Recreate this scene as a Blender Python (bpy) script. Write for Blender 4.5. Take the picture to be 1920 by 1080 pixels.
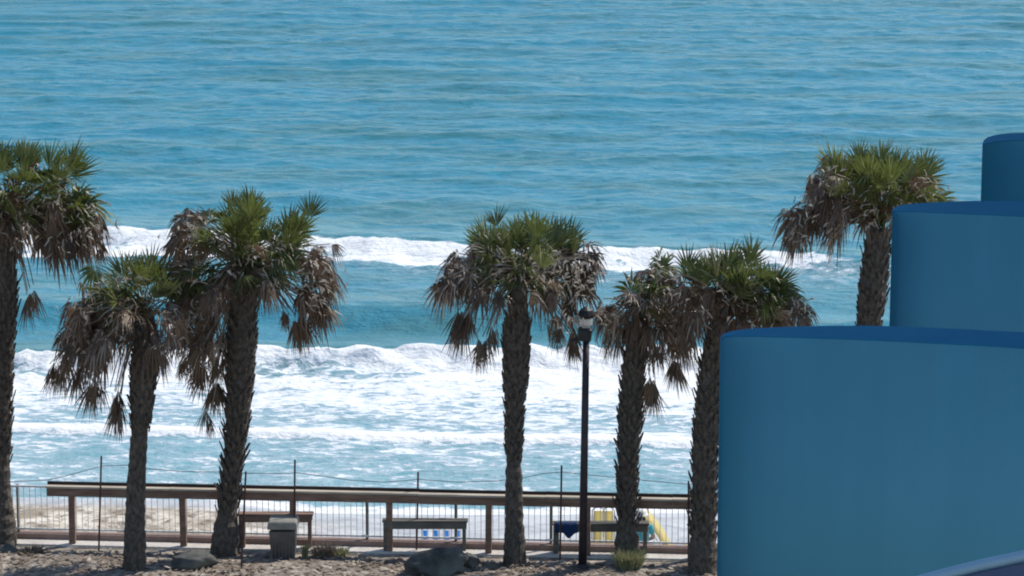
import bpy, math, random
import numpy as np
from mathutils import Vector, Matrix, Euler
R = math.radians
C = bpy.context.scene
COL = C.collection
for o in list(bpy.data.objects): bpy.data.objects.remove(o)

# ------------------------------------------------------------------ camera, sky, sun, exposure
CH, PITCH, F = 14.0, R(10.1), 5000.0
cam_d = bpy.data.cameras.new('camera'); cam = bpy.data.objects.new('camera', cam_d); COL.objects.link(cam)
cam.location = (0, 0, CH); cam.rotation_euler = (math.pi/2 - PITCH, 0, 0)
cam_d.sensor_width = 36; cam_d.lens = 36*F/1920; cam_d.clip_start = 0.1; cam_d.clip_end = 30000
C.camera = cam
SUN_AZ, SUN_EL = R(56), R(49)
w = bpy.data.worlds.new('World'); C.world = w; w.use_nodes = True
wn = w.node_tree; bg = wn.nodes['Background']
sky = wn.nodes.new('ShaderNodeTexSky'); sky.sky_type = 'NISHITA'; sky.sun_disc = False
sky.sun_elevation = SUN_EL; sky.sun_rotation = SUN_AZ; sky.air_density = 1.0; sky.dust_density = 0.3; sky.ozone_density = 2.5
wn.links.new(sky.outputs[0], bg.inputs[0]); bg.inputs[1].default_value = 0.14
sd = bpy.data.lights.new('sun', 'SUN'); sd.energy = 4.3; sd.angle = R(0.5); sd.color = (1.0, 0.95, 0.87)
sun = bpy.data.objects.new('sun', sd); COL.objects.link(sun)
S = Vector((math.sin(SUN_AZ)*math.cos(SUN_EL), math.cos(SUN_AZ)*math.cos(SUN_EL), math.sin(SUN_EL)))
sun.rotation_euler = S.to_track_quat('Z', 'Y').to_euler(); sun.location = S*60
C.view_settings.view_transform = 'Standard'; C.view_settings.look = 'None'
C.view_settings.exposure = 0.0; C.view_settings.gamma = 1.0
C.cycles.filter_width = 2.0
C.render.resolution_x, C.render.resolution_y = 1024, 576

# ------------------------------------------------------------------ survey helpers (photo pixel of 1920x1080 -> world)
fw = Vector((0, math.cos(PITCH), -math.sin(PITCH))); up = Vector((0, math.sin(PITCH), math.cos(PITCH)))
def ray(px, py): return Vector((1, 0, 0))*(px-960)/F + up*(540-py)/F + fw
def G(px, py, z=0.0):
    r = ray(px, py); t = (z-CH)/r.z; return Vector((r.x*t, r.y*t, z))
def D(px, py, Y):
    r = ray(px, py); t = Y/r.y; return Vector((r.x*t, Y, CH+r.z*t))
PXM = 98.6

# ------------------------------------------------------------------ object helpers
def tag(o, label=None, cat=None, group=None, kind=None):
    if label: o['label'] = label
    if cat: o['category'] = cat
    if group: o['group'] = group
    if kind: o['kind'] = kind
    return o
def empty(name, loc, rz=0.0):
    o = bpy.data.objects.new(name, None); COL.objects.link(o); o.location = loc; o.rotation_euler = (0, 0, rz)
    o.empty_display_size = 0.3
    return o
class MB:
    def __init__(s): s.v = []; s.f = []; s.a = []
    def add(s, vs, fs, a=0.5):
        b = len(s.v); s.v += [tuple(v) for v in vs]; s.f += [tuple(b+i for i in f) for f in fs]; s.a += [a]*len(vs)
    def box(s, c, size, rot=None, a=0.5):
        x, y, z = [k/2 for k in size]; c = Vector(c)
        vs = [Vector((i*x, j*y, k*z)) for i in (-1, 1) for j in (-1, 1) for k in (-1, 1)]
        if rot is not None: vs = [rot @ v for v in vs]
        s.add([c+v for v in vs], [(0,1,3,2),(4,6,7,5),(0,4,5,1),(2,3,7,6),(0,2,6,4),(1,5,7,3)], a)
    def bar(s, p, q, wd, ht, a=0.5):       # box from p to q, width wd (horizontal), height ht
        p, q = Vector(p), Vector(q); d = q-p; L = d.length
        M = d.to_track_quat('X', 'Z').to_matrix()
        s.box((p+q)/2, (L, wd, ht), M, a)
    def tube(s, pts, rad, n=8, a=0.5, cap=True):
        pts = [Vector(p) for p in pts]
        if not hasattr(rad, '__len__'): rad = [rad]*len(pts)
        vs = []
        u = None
        for i, p in enumerate(pts):
            t = (pts[min(i+1, len(pts)-1)] - pts[max(i-1, 0)]).normalized()
            if u is None: u = t.orthogonal().normalized()
            u = (u - t*u.dot(t)).normalized(); v = t.cross(u)
            for k in range(n):
                an = 2*math.pi*k/n; vs.append(p + (u*math.cos(an)+v*math.sin(an))*rad[i])
        fs = [(i*n+k, i*n+(k+1) % n, (i+1)*n+(k+1) % n, (i+1)*n+k) for i in range(len(pts)-1) for k in range(n)]
        if cap: fs += [tuple(range(n))[::-1], tuple((len(pts)-1)*n+k for k in range(n))]
        s.add(vs, fs, a)
    def build(s, name, mat, parent=None, smooth=False, bevel=0):
        me = bpy.data.meshes.new(name); inv = None
        o = bpy.data.objects.new(name, me); COL.objects.link(o)
        vs = s.v
        if parent is not None:
            m = parent_world(parent).inverted(); vs = [tuple(m @ Vector(v)) for v in s.v]; o.parent = parent
        me.from_pydata(vs, [], s.f)
        at = me.attributes.new('tint', 'FLOAT', 'POINT'); at.data.foreach_set('value', s.a)
        if smooth: me.polygons.foreach_set('use_smooth', [True]*len(me.polygons))
        me.materials.append(mat); me.update()
        if bevel:
            b = o.modifiers.new('bevel', 'BEVEL'); b.width = bevel; b.segments = 2; b.limit_method = 'ANGLE'
        return o
def parent_world(o):
    m = Matrix.Translation(o.location) @ o.rotation_euler.to_matrix().to_4x4()
    return parent_world(o.parent) @ m if o.parent else m

# ------------------------------------------------------------------ materials
def nmat(name):
    m = bpy.data.materials.new(name); m.use_nodes = True
    return m, m.node_tree, m.node_tree.nodes['Principled BSDF']
def N(nt, typ, ins=None, **kw):
    n = nt.nodes.new(typ)
    for k, v in kw.items(): setattr(n, k, v)
    for k, v in (ins or {}).items():
        if isinstance(v, bpy.types.NodeSocket): nt.links.new(v, n.inputs[k])
        else: n.inputs[k].default_value = v
    return n
def math_(nt, op, a, b=0.0, c=None, clamp=False):
    n = N(nt, 'ShaderNodeMath', {0: a, 1: b}, operation=op, use_clamp=clamp)
    if c is not None:
        if isinstance(c, bpy.types.NodeSocket): nt.links.new(c, n.inputs[2])
        else: n.inputs[2].default_value = c
    return n.outputs[0]
def mixc(nt, f, a, b):
    n = nt.nodes.new('ShaderNodeMix'); n.data_type = 'RGBA'
    for sock, v in ((n.inputs[0], f), (n.inputs[6], a), (n.inputs[7], b)):
        if isinstance(v, bpy.types.NodeSocket): nt.links.new(v, sock)
        else: sock.default_value = v if not isinstance(v, tuple) else (v+(1,))[:4]
    return n.outputs[2]
def noise(nt, scale, vec=None, detail=4, rough=0.55, dist=0.0):
    ins = {'Scale': scale, 'Detail': detail, 'Roughness': rough, 'Distortion': dist}
    if vec is not None: ins['Vector'] = vec
    return N(nt, 'ShaderNodeTexNoise', ins).outputs[0]
def mrange(nt, v, a, b, c=0.0, d=1.0, smooth=False):
    n = N(nt, 'ShaderNodeMapRange', {0: v, 1: a, 2: b, 3: c, 4: d})
    if smooth: n.interpolation_type = 'SMOOTHSTEP'
    return n.outputs[0]
def coords(nt, scale=(1, 1, 1)):
    tc = nt.nodes.new('ShaderNodeTexCoord')
    mp = N(nt, 'ShaderNodeMapping', {'Vector': tc.outputs['Object'], 'Scale': scale})
    return mp.outputs[0]
def simple(name, c1, c2, scale=6, rough=0.6, bump=0.3, bs=30, stretch=(1, 1, 1), metal=0.0):
    m, nt, p = nmat(name); v = coords(nt, stretch)
    f = mrange(nt, noise(nt, scale, v, 5), 0.32, 0.68)
    nt.links.new(mixc(nt, f, c1, c2), p.inputs['Base Color'])
    p.inputs['Roughness'].default_value = rough; p.inputs['Metallic'].default_value = metal
    if bump:
        b = N(nt, 'ShaderNodeBump', {'Strength': bump, 'Distance': 0.02, 'Height': noise(nt, bs, v, 4)})
        nt.links.new(b.outputs[0], p.inputs['Normal'])
    return m
def leafmat(name, dark, light, alt, trans=0.35, rough=0.42):
    m, nt, p = nmat(name)
    at = N(nt, 'ShaderNodeAttribute', attribute_name='tint').outputs['Fac']
    c = mixc(nt, mrange(nt, at, 0.0, 0.7), dark, light)
    c = mixc(nt, mrange(nt, at, 0.78, 1.0), c, alt)
    f = mrange(nt, noise(nt, 9, coords(nt), 3), 0.35, 0.7)
    c = mixc(nt, math_(nt, 'MULTIPLY', f, 0.16), c, alt)
    rv = N(nt, 'ShaderNodeObjectInfo').outputs['Random']
    c = mixc(nt, math_(nt, 'MULTIPLY', rv, 0.5), c, light)
    nt.links.new(c, p.inputs['Base Color']); p.inputs['Roughness'].default_value = rough
    p.inputs['Specular IOR Level'].default_value = 0.6
    t = N(nt, 'ShaderNodeBsdfTranslucent', {0: c})
    mx = N(nt, 'ShaderNodeMixShader', {0: trans, 1: p.outputs[0], 2: t.outputs[0]})
    nt.links.new(mx.outputs[0], nt.nodes['Material Output'].inputs[0])
    return m
M = {}
M['leaf'] = leafmat('palm_leaf_green', (0.03, 0.055, 0.02), (0.13, 0.16, 0.03), (0.42, 0.38, 0.22), 0.42)
M['dead'] = leafmat('palm_leaf_dead', (0.04, 0.025, 0.016), (0.16, 0.095, 0.052), (0.62, 0.52, 0.42), 0.25)
M['stalk'] = leafmat('bleached_stalk', (0.30, 0.24, 0.18), (0.55, 0.48, 0.40), (0.78, 0.74, 0.68), 0.3, 0.6)  # pale tones put sunlit glints into the colour of stalks and scraps
M['bark'] = simple('palm_bark', (0.04, 0.033, 0.027), (0.15, 0.122, 0.098), 16, 0.9, 1.0, 40, (1, 1, 0.6))
M['wood'] = simple('weathered_brown_wood', (0.17, 0.10, 0.07), (0.31, 0.20, 0.145), 3, 0.8, 0.3, 40, (0.6, 4, 4))
M['greywood'] = simple('weathered_grey_wood', (0.11, 0.10, 0.085), (0.2, 0.18, 0.15), 3, 0.85, 0.3, 40, (0.6, 4, 4))
M['capwood'] = simple('sun_bleached_cap_board', (0.38, 0.32, 0.25), (0.60, 0.52, 0.42), 3, 0.8, 0.3, 40, (0.5, 4, 4))  # paler than the other timber: sunlit top put into the cap colour
M['darkwood'] = simple('dark_board', (0.02, 0.015, 0.014), (0.05, 0.035, 0.03), 3, 0.9, 0.2, 40)  # shade on the railing's back board, put into its dark colour
M['steel'] = simple('rusty_dark_steel', (0.03, 0.015, 0.018), (0.09, 0.035, 0.03), 12, 0.7, 0.2)
M['pole'] = simple('dark_painted_pole', (0.018, 0.014, 0.02), (0.04, 0.03, 0.038), 5, 0.55, 0.15)
M['black'] = simple('black_housing', (0.008, 0.008, 0.009), (0.02, 0.02, 0.022), 9, 0.5, 0.0)
M['lens'] = leafmat('white_lamp_lens', (0.8, 0.8, 0.78), (0.85, 0.85, 0.82), (0.85, 0.85, 0.82), 0.65, 0.3)
M['whitemetal'] = simple('white_fence_paint', (0.6, 0.6, 0.58), (0.8, 0.8, 0.78), 5, 0.5, 0.1)
M['greybin'] = simple('grey_receptacle', (0.09, 0.08, 0.072), (0.14, 0.125, 0.113), 4, 0.75, 0.3, 50)
M['binlid'] = simple('pale_receptacle_rim', (0.20, 0.19, 0.16), (0.32, 0.30, 0.26), 4, 0.7, 0.2)
M['yellow'] = leafmat('yellow_canvas', (0.82, 0.7, 0.32), (0.88, 0.78, 0.42), (0.9, 0.84, 0.6), 0.6, 0.8)
M['bluefab'] = leafmat('blue_canvas', (0.06, 0.34, 0.78), (0.12, 0.48, 0.86), (0.3, 0.7, 0.9), 0.6, 0.75)
M['towel'] = simple('navy_towel', (0.008, 0.035, 0.10), (0.013, 0.05, 0.14), 10, 0.95, 0.5, 60)
M['seawall'] = simple('pinkish_brown_concrete', (0.20, 0.135, 0.115), (0.31, 0.22, 0.185), 2.2, 0.9, 0.4, 14)
M['kerb'] = simple('pale_concrete', (0.62, 0.56, 0.50), (0.82, 0.76, 0.68), 2.5, 0.9, 0.3, 20)
M['boulder'] = simple('dark_boulder_stone', (0.03, 0.032, 0.034), (0.17, 0.17, 0.145), 2.2, 0.9, 0.9, 7)
M['grass'] = leafmat('dry_grass', (0.16, 0.17, 0.08), (0.3, 0.3, 0.15), (0.5, 0.45, 0.28), 0.35, 0.7)
M['mulchleaf'] = leafmat('brown_litter', (0.10, 0.07, 0.055), (0.24, 0.18, 0.13), (0.55, 0.46, 0.36), 0.1, 0.8)
M['rail'] = simple('pale_painted_handrail', (0.28, 0.48, 0.62), (0.34, 0.54, 0.68), 8, 0.35, 0.05, 60)
M['bluepanel'] = simple('dull_blue_panel', (0.05, 0.09, 0.2), (0.07, 0.12, 0.24), 3, 0.5, 0.0)
M['darkpanel'] = simple('dark_balcony_panel', (0.02, 0.03, 0.045), (0.03, 0.045, 0.06), 3, 0.4, 0.0)
M['skin'] = simple('skin', (0.42, 0.26, 0.19), (0.5, 0.32, 0.24), 8, 0.6, 0.0)
M['teal'] = simple('teal_shirt', (0.05, 0.36, 0.42), (0.08, 0.45, 0.5), 8, 0.9, 0.2)
M['whitecloth'] = simple('white_cloth', (0.72, 0.7, 0.66), (0.8, 0.78, 0.74), 8, 0.9, 0.2)
M['hair'] = simple('dark_hair', (0.012, 0.01, 0.009), (0.03, 0.022, 0.018), 20, 0.7, 0.2)
def paint(name, a, b):
    m, nt, p = nmat(name); v = coords(nt)
    f1 = mrange(nt, noise(nt, 1.6, v, 3), 0.3, 0.7)
    f2 = mrange(nt, noise(nt, 2.2, coords(nt, (3, 3, 0.25)), 4), 0.35, 0.75)
    c = mixc(nt, f1, a, b); c = mixc(nt, math_(nt, 'MULTIPLY', f2, 0.22), c, tuple(k*0.72 for k in a))
    nt.links.new(c, p.inputs['Base Color']); p.inputs['Roughness'].default_value = 0.85; p.inputs['Specular IOR Level'].default_value = 0.15
    b_ = N(nt, 'ShaderNodeBump', {'Strength': 0.25, 'Distance': 0.004, 'Height': noise(nt, 90, v, 3)})
    nt.links.new(b_.outputs[0], p.inputs['Normal']); return m
M['bluewall'] = paint('blue_stucco', (0.135, 0.425, 0.54), (0.15, 0.45, 0.57))
M['bluecap'] = paint('blue_coping_paint', (0.02, 0.235, 0.40), (0.028, 0.26, 0.43))

# ------------------------------------------------------------------ numpy noise
rng = np.random.default_rng(11)
LAT = rng.random((256, 256))
def vnoise(x, y):
    xi = np.floor(x).astype(int); yi = np.floor(y).astype(int); fx = x-xi; fy = y-yi
    fx = fx*fx*(3-2*fx); fy = fy*fy*(3-2*fy)
    a = LAT[xi % 256, yi % 256]; b = LAT[(xi+1) % 256, yi % 256]; c = LAT[xi % 256, (yi+1) % 256]; d = LAT[(xi+1) % 256, (yi+1) % 256]
    return (a*(1-fx)+b*fx)*(1-fy) + (c*(1-fx)+d*fx)*fy
def fbm(x, y, o=4, g=0.5):
    s = 0; A = 1; T = 0
    for k in range(o):
        s = s + A*vnoise(x*2**k+17.3*k, y*2**k+9.1*k); T += A; A *= g
    return s/T
def sstep(a, b, x):
    t = np.clip((x-a)/(b-a), 0, 1); return t*t*(3-2*t)
def grid_mesh(name, X, Y, Z, mat, attrs=None):
    nx, ny = len(X), len(Y)
    gx, gy = np.meshgrid(X, Y)
    co = np.stack([gx, gy, Z], -1).reshape(-1, 3).astype(np.float32)
    i = np.arange(nx-1)[None, :] + np.arange(ny-1)[:, None]*nx
    q = np.stack([i, i+1, i+nx+1, i+nx], -1).reshape(-1, 4).astype(np.int32)
    me = bpy.data.meshes.new(name)
    me.vertices.add(len(co)); me.vertices.foreach_set('co', co.ravel())
    me.loops.add(q.size); me.loops.foreach_set('vertex_index', q.ravel())
    me.polygons.add(len(q)); me.polygons.foreach_set('loop_start', np.arange(0, q.size, 4, dtype=np.int32))
    me.polygons.foreach_set('loop_total', np.full(len(q), 4, dtype=np.int32))
    me.polygons.foreach_set('use_smooth', np.ones(len(q), dtype=bool))
    for k, a in (attrs or {}).items():
        at = me.attributes.new(k, 'FLOAT', 'POINT'); at.data.foreach_set('value', a.reshape(-1).astype(np.float32))
    me.update(calc_edges=True); me.materials.append(mat)
    o = bpy.data.objects.new(name, me); COL.objects.link(o); return o

# ------------------------------------------------------------------ sea
SEA = -3.0
def sea_mat():
    m, nt, p = nmat('sea_water')
    foam_a = N(nt, 'ShaderNodeAttribute', attribute_name='foam').outputs['Fac']
    murk_glow = N(nt, 'ShaderNodeAttribute', attribute_name='murk').outputs['Fac']
    v = coords(nt)
    vst = coords(nt, (0.62, 1.0, 1.0)); vst2 = coords(nt, (0.75, 1.0, 1.0))
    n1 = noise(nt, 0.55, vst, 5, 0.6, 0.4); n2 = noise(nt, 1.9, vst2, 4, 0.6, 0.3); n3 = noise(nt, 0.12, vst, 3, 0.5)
    n4 = noise(nt, 5.5, vst2, 3, 0.6, 0.2)
    deep = mixc(nt, mrange(nt, n3, 0.3, 0.7), (0.02, 0.205, 0.298), (0.03, 0.23, 0.31))
    deep = mixc(nt, math_(nt, 'MULTIPLY', mrange(nt, n1, 0.50, 0.66), 0.8), deep, (0.035, 0.18, 0.20))
    n5 = noise(nt, 0.20, coords(nt, (0.30, 1.0, 1.0)), 4, 0.6, 0.5)
    deep = mixc(nt, math_(nt, 'MULTIPLY', mrange(nt, n5, 0.48, 0.62), 0.85), deep, (0.035, 0.17, 0.185))
    deep = mixc(nt, math_(nt, 'MULTIPLY', mrange(nt, n2, 0.54, 0.70), 0.45), deep, (0.05, 0.30, 0.42))  # lighter blue patches: small reflections painted into the water colour
    shallow = mixc(nt, mrange(nt, n1, 0.35, 0.7), (0.17, 0.38, 0.43), (0.28, 0.45, 0.49))
    wc = mixc(nt, murk_glow, deep, shallow)
    # lacing of foam
    fv = coords(nt, (0.62, 1.0, 1.0))
    fa = noise(nt, 1.3, fv, 8, 0.68, 1.2); fb = noise(nt, 3.6, fv, 5, 0.65, 0.6)
    fn = mrange(nt, math_(nt, 'ADD', math_(nt, 'MULTIPLY', fa, 0.52), math_(nt, 'MULTIPLY', fb, 0.48)), 0.33, 0.67)
    x = math_(nt, 'SUBTRACT', math_(nt, 'ADD', fn, foam_a), 1.0)
    foam = mrange(nt, x, -0.07, 0.10, 0, 1, True)
    thin = mrange(nt, x, -0.42, 0.06, 0, 0.42, True)
    thin = math_(nt, 'MULTIPLY', thin, mrange(nt, foam_a, 0.03, 0.30))
    ff = math_(nt, 'MAXIMUM', foam, thin)
    fcol = mixc(nt, mrange(nt, x, 0.0, 0.35), (0.60, 0.68, 0.74), (0.86, 0.87, 0.86))
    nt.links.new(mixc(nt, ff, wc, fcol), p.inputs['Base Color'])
    nt.links.new(mrange(nt, ff, 0, 1, 0.26, 0.8), p.inputs['Roughness'])
    p.inputs['IOR'].default_value = 1.33; p.inputs['Specular IOR Level'].default_value = 0.4
    h = math_(nt, 'ADD', math_(nt, 'MULTIPLY', n1, 1.0), math_(nt, 'ADD', math_(nt, 'MULTIPLY', n2, 0.42), math_(nt, 'MULTIPLY', n4, 0.10)))
    h = math_(nt, 'ADD', h, math_(nt, 'MULTIPLY', ff, 0.16))
    b = N(nt, 'ShaderNodeBump', {'Strength': 0.45, 'Distance': 0.8, 'Height': h})
    nt.links.new(b.outputs[0], p.inputs['Normal'])
    return m
def line_world(pts, z):                 # a line seen in the photo -> y(x) on the water
    P = [G(a, b, z) for a, b in pts]; xs = [p.x for p in P]; ys = [p.y for p in P]
    return lambda x: np.interp(x, xs, ys)
def make_sea():
    xs = np.arange(-34, 46, 0.30); ext = [0.5]
    while sum(ext) < 6000: ext.append(ext[-1]*1.22)
    e = np.cumsum(ext); X = np.concatenate([xs[0]-e[::-1], xs, xs[-1]+e])
    ys = [60.0]
    while ys[-1] < 330: ys.append(ys[-1]+max(0.10, 0.0012*ys[-1]+0.02))
    st = 0.5
    while ys[-1] < 12000: st *= 1.12; ys.append(ys[-1]+st)
    Y = np.array(ys); gx, gy = np.meshgrid(X, Y)
    near = 1 - sstep(150, 400, np.abs(gx)); far = 1 - sstep(400, 1500, gy)
    wob = (fbm(gx*0.12, gy*0.02+5, 3)-0.5)
    wob2 = (fbm(gx*0.7+40, gy*0.3, 3)-0.5)
    h = np.zeros_like(gx)
    def ridge(yc, amp, front, back):
        d = gy-yc
        return amp*np.where(d < 0, np.exp(-(d/front)**2), np.exp(-(d/back)**2))
    # outer swells, long crested and irregular
    for k, y0 in enumerate(np.arange(118, 420, 8.3)):
        yc = y0 + 6*(fbm(gx*0.07+k*7.7, gx*0+k*3.1, 3)-0.5) - 0.02*gx
        A = 0.26*np.clip(fbm(gx*0.12+k*13.7, gx*0+k*5.3, 3)*2.2-0.55, 0.0, 1)
        h += ridge(yc, A, 1.7, 2.9)
    chop = (fbm(gx*0.36, gy*0.55, 4)-0.5)*0.30 + (fbm(gx*1.0+3, gy*1.3, 3)-0.5)*0.12
    h += chop*far*sstep(66, 90, gy) + chop*0.35*(1-sstep(66, 90, gy))
    # breaker A
    ca = line_world([(-600, 410), (0, 420), (205, 427), (420, 434), (600, 442), (900, 457), (1100, 467), (1400, 470), (1560, 478), (1700, 487), (2400, 505)], SEA+0.46)(gx) + 0.5*wob + 0.15*wob2
    h += ridge(ca, 0.46, 0.9, 4.2)
    da = gy-ca
    # unbroken swell B
    cb = line_world([(-600, 570), (0, 572), (480, 572), (900, 585), (1300, 600), (2400, 640)], SEA+0.4)(gx)+1.2*wob
    h += ridge(cb, 0.50*(0.55+0.9*fbm(gx*0.12+9, gx*0, 2)), 1.3, 3.0)
    # breaker C
    cc = line_world([(-600, 672), (0, 664), (480, 655), (900, 650), (1300, 655), (2400, 660)], SEA+0.42)(gx)+0.8*wob+0.3*wob2
    h += ridge(cc, 0.42, 0.7, 3.0)
    dc = gy-cc
    tur = sstep(-3.2, -0.2, dc)*(1-sstep(0, 0.8, dc))
    h += tur*(fbm(gx*1.6, gy*1.6, 3)-0.5)*0.75
    ta = sstep(-5, -0.2, da)*(1-sstep(0, 1.0, da))
    h += ta*(fbm(gx*1.3+50, gy*1.3, 3)-0.5)*0.35
    # bore D
    cd = line_world([(-600, 800), (0, 800), (250, 806), (600, 812), (900, 816), (1300, 828), (2400, 835)], SEA+0.1)(gx)+1.0*wob
    h += ridge(cd, 0.13, 0.25, 1.6)
    dd = gy-cd
    # ---- foam density
    foam = np.zeros_like(gx)
    la = line_world([(-600, 490), (0, 486), (205, 478), (600, 484), (900, 495), (1100, 504), (1400, 498), (1520, 486), (2400, 480)], SEA)(gx)+1.5*wob2+1.0*wob
    lensA = sstep(-0.7, 0.3, gy-np.minimum(la, ca-0.9))*(1-sstep(0.05, 0.5, da))
    endA = 1 - sstep(10.5, 14.0, gx)
    foam = np.maximum(foam, lensA*endA*(0.92-0.5*sstep(0.50, 0.66, fbm(gx*0.5+61, gy*0.6, 3))*sstep(-0.6, -1.4, da)))
    foam = np.maximum(foam, sstep(-7, -2, da)*(1-sstep(-0.6, 0, da))*0.36)
    cz = np.where(dc > 0, 1-sstep(0.1, 0.55, dc), 1.0)*(dd > -0.2)
    patch = fbm(gx*0.33+21, gy*0.55+3, 3)
    upper = 0.93 - 0.42*sstep(0.5, 0.66, patch)*sstep(-4.4, -2.8, dc)*(1-sstep(-0.8, -0.3, dc))
    depth = np.clip(-dc/np.maximum(cc-cd, 0.1), 0, 1)
    zone = np.where(depth < 0.28, upper, 0.76 - 0.24*sstep(0.42, 0.85, depth) - 0.35*(fbm(gx*0.25, gy*0.5+70, 3)-0.45))
    foam = np.maximum(foam, zone*cz)
    lineD = (1-sstep(0.15, 0.9, np.abs(dd-0.15)))*0.97
    foam = np.maximum(foam, lineD)
    wash = (1-sstep(-0.6, 0.1, dd))*(0.44 + 0.30*(fbm(gx*0.3+8, gy*0.5, 3)-0.5) - 0.10*sstep(-2, -4.5, dd))
    foam = np.maximum(foam, wash)
    shore = line_world([(-600, 925), (400, 935), (560, 962), (900, 968), (1300, 962), (2400, 955)], SEA)(gx)
    foam = np.maximum(foam, (1-sstep(0.3, 1.1, np.abs(gy-shore-0.1+0.5*wob2)))*1.0*sstep(-9, -7, gx))
    # stray whitecaps
    foam = np.maximum(foam, 0.16*sstep(0.74, 0.86, fbm(gx*0.25+90, gy*0.25, 2))*sstep(110, 120, gy)*far)
    murk_glow = np.clip((1-sstep(66, 92, gy))*0.85 + sstep(0.2, 1.0, 1-np.abs(da+1.5)/3.0)*0.35, 0, 1)
    murk_glow = np.maximum(murk_glow, 0.38*sstep(0.2, 1.2, da)*(1-sstep(2.5, 7.0, da)))  # lighter strip behind breaker A: backlit thin water put into the colour
    murk_glow = np.maximum(murk_glow, 0.30*(1-sstep(85, 135, gy)))
    murk_glow = murk_glow*(1-0.45*(1-sstep(0.8, 2.4, np.abs(gy-cb+0.6))))
    Z = SEA + h*near*far
    o = grid_mesh('sea_water', X, Y, Z, sea_mat(), {'foam': foam, 'murk': murk_glow})
    tag(o, kind='structure')
make_sea()

# ------------------------------------------------------------------ land
RA, RB = G(125, 1022, 0), G(1300, 1049, 0)          # foot line of the wooden railing
rdir = (RB-RA).normalized(); rnrm = Vector((-rdir.y, rdir.x, 0))      # points to the sea
def rl(s, off=0.0, z=0.0):                           # s metres along the railing from RA
    p = RA + rdir*s + rnrm*off; return Vector((p.x, p.y, z))
WALLOFF = 0.26
def land():
    m, nt, p = nmat('sandy_mulch_ground'); v = coords(nt)
    a = mrange(nt, noise(nt, 2.2, v, 6, 0.7, 0.8), 0.42, 0.60)
    b = mrange(nt, noise(nt, 7.0, v, 6, 0.7, 0.6), 0.40, 0.62)
    c = mixc(nt, a, (0.25, 0.21, 0.17), (0.62, 0.55, 0.46))
    c = mixc(nt, math_(nt, 'MULTIPLY', b, 0.75), c, (0.12, 0.09, 0.07))
    nt.links.new(c, p.inputs['Base Color']); p.inputs['Roughness'].default_value = 0.95
    bm = N(nt, 'ShaderNodeBump', {'Strength': 0.8, 'Distance': 0.05, 'Height': noise(nt, 12, v, 6, 0.7)})
    nt.links.new(bm.outputs[0], p.inputs['Normal'])
    # upper ground: one sheet from far inland up to the seawall, sheared along the wall
    U = np.concatenate([[-3000, -900, -300, -120, -60, -30], np.arange(-16, 20, 0.10), [30, 60, 120, 300, 900, 3000]])
    V = np.concatenate([[-4000, -1000, -300, -100, -40, -15, -8, -5], np.arange(-4.0, 0.0, 0.08), [0.05, 0.2]])
    gu, gv = np.meshgrid(U, V)
    bump = (fbm(gu*1.1+3, gv*1.1, 5)-0.5)*0.13*(1-sstep(-0.75, -0.45, gv))*sstep(-20, -4, gv)
    gx = RA.x + rdir.x*gu + rnrm.x*gv; gy = RA.y + rdir.y*gu + rnrm.y*gv
    o = grid_mesh('ground', U, V, bump, m)
    co = np.stack([gx, gy, bump], -1).reshape(-1).astype(np.float32); o.data.vertices.foreach_set('co', co); o.data.update()
    tag(o, kind='structure')
    # beach
    m, nt, p = nmat('beach_sand'); v = coords(nt, (1, 1, 1))
    a = mrange(nt, noise(nt, 0.8, coords(nt, (1, 0.5, 1)), 6, 0.65, 1.0), 0.40, 0.60)
    b = mrange(nt, noise(nt, 1.9, coords(nt, (1, 0.4, 1)), 6, 0.75, 2.0), 0.50, 0.60)
    dry = mixc(nt, a, (0.30, 0.24, 0.17), (0.72, 0.65, 0.54)); dry = mixc(nt, math_(nt, 'MULTIPLY', b, 0.9), dry, (0.13, 0.09, 0.065))
    wet_glitter = mixc(nt, a, (0.42, 0.43, 0.45), (0.62, 0.62, 0.63))
    wa = N(nt, 'ShaderNodeAttribute', attribute_name='wet').outputs['Fac']
    nt.links.new(mixc(nt, wa, dry, wet_glitter), p.inputs['Base Color'])
    nt.links.new(mrange(nt, wa, 0, 1, 0.95, 0.3), p.inputs['Roughness'])
    bm = N(nt, 'ShaderNodeBump', {'Strength': 0.6, 'Distance': 0.06, 'Height': noise(nt, 4, v, 6, 0.7)})
    nt.links.new(bm.outputs[0], p.inputs['Normal'])
    U = np.concatenate([[-3000, -900, -300, -120, -60, -35], np.arange(-22, 30, 0.16), [45, 80, 150, 400, 1000, 3000]])
    V = np.concatenate([np.arange(WALLOFF+0.12, 22, 0.14), [26, 40, 100, 400]])
    gu, gv = np.meshgrid(U, V)
    gx = RA.x + rdir.x*gu + rnrm.x*gv; gy = RA.y + rdir.y*gu + rnrm.y*gv
    sh = line_world([(-600, 925), (400, 938), (560, 962), (900, 968), (1300, 962), (2400, 955)], SEA)(gx)
    t = (sh-gy)
    z = np.where(t > 0, SEA + 2.0*np.clip(t/11.5, 0, 1)**0.9, SEA + np.maximum(t*0.12, -3))
    z = z + (fbm(gu*0.9, gv*0.9, 4)-0.5)*0.16*sstep(0.5, 3, t)
    wet_glitter_ = 1 - sstep(1.5, 4.2, t+1.6*(fbm(gu*0.2, gv*0.2, 2)-0.5)); wet_glitter_ = np.maximum(wet_glitter_*0.9, sstep(-7, -3, gx)*0.85)  # right side set wet too, painting its white glitter as paler sand
    o = grid_mesh('beach', U, V, z, m, {'wet': wet_glitter_})
    co = np.stack([gx, gy, z], -1).reshape(-1).astype(np.float32); o.data.vertices.foreach_set('co', co); o.data.update()
    tag(o, kind='structure')
    def zb(x, y):
        i = np.argmin(np.abs(gx-x)+np.abs(gy-y)); return float(z.reshape(-1)[i])
    return zb
beach_z = land()

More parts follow.
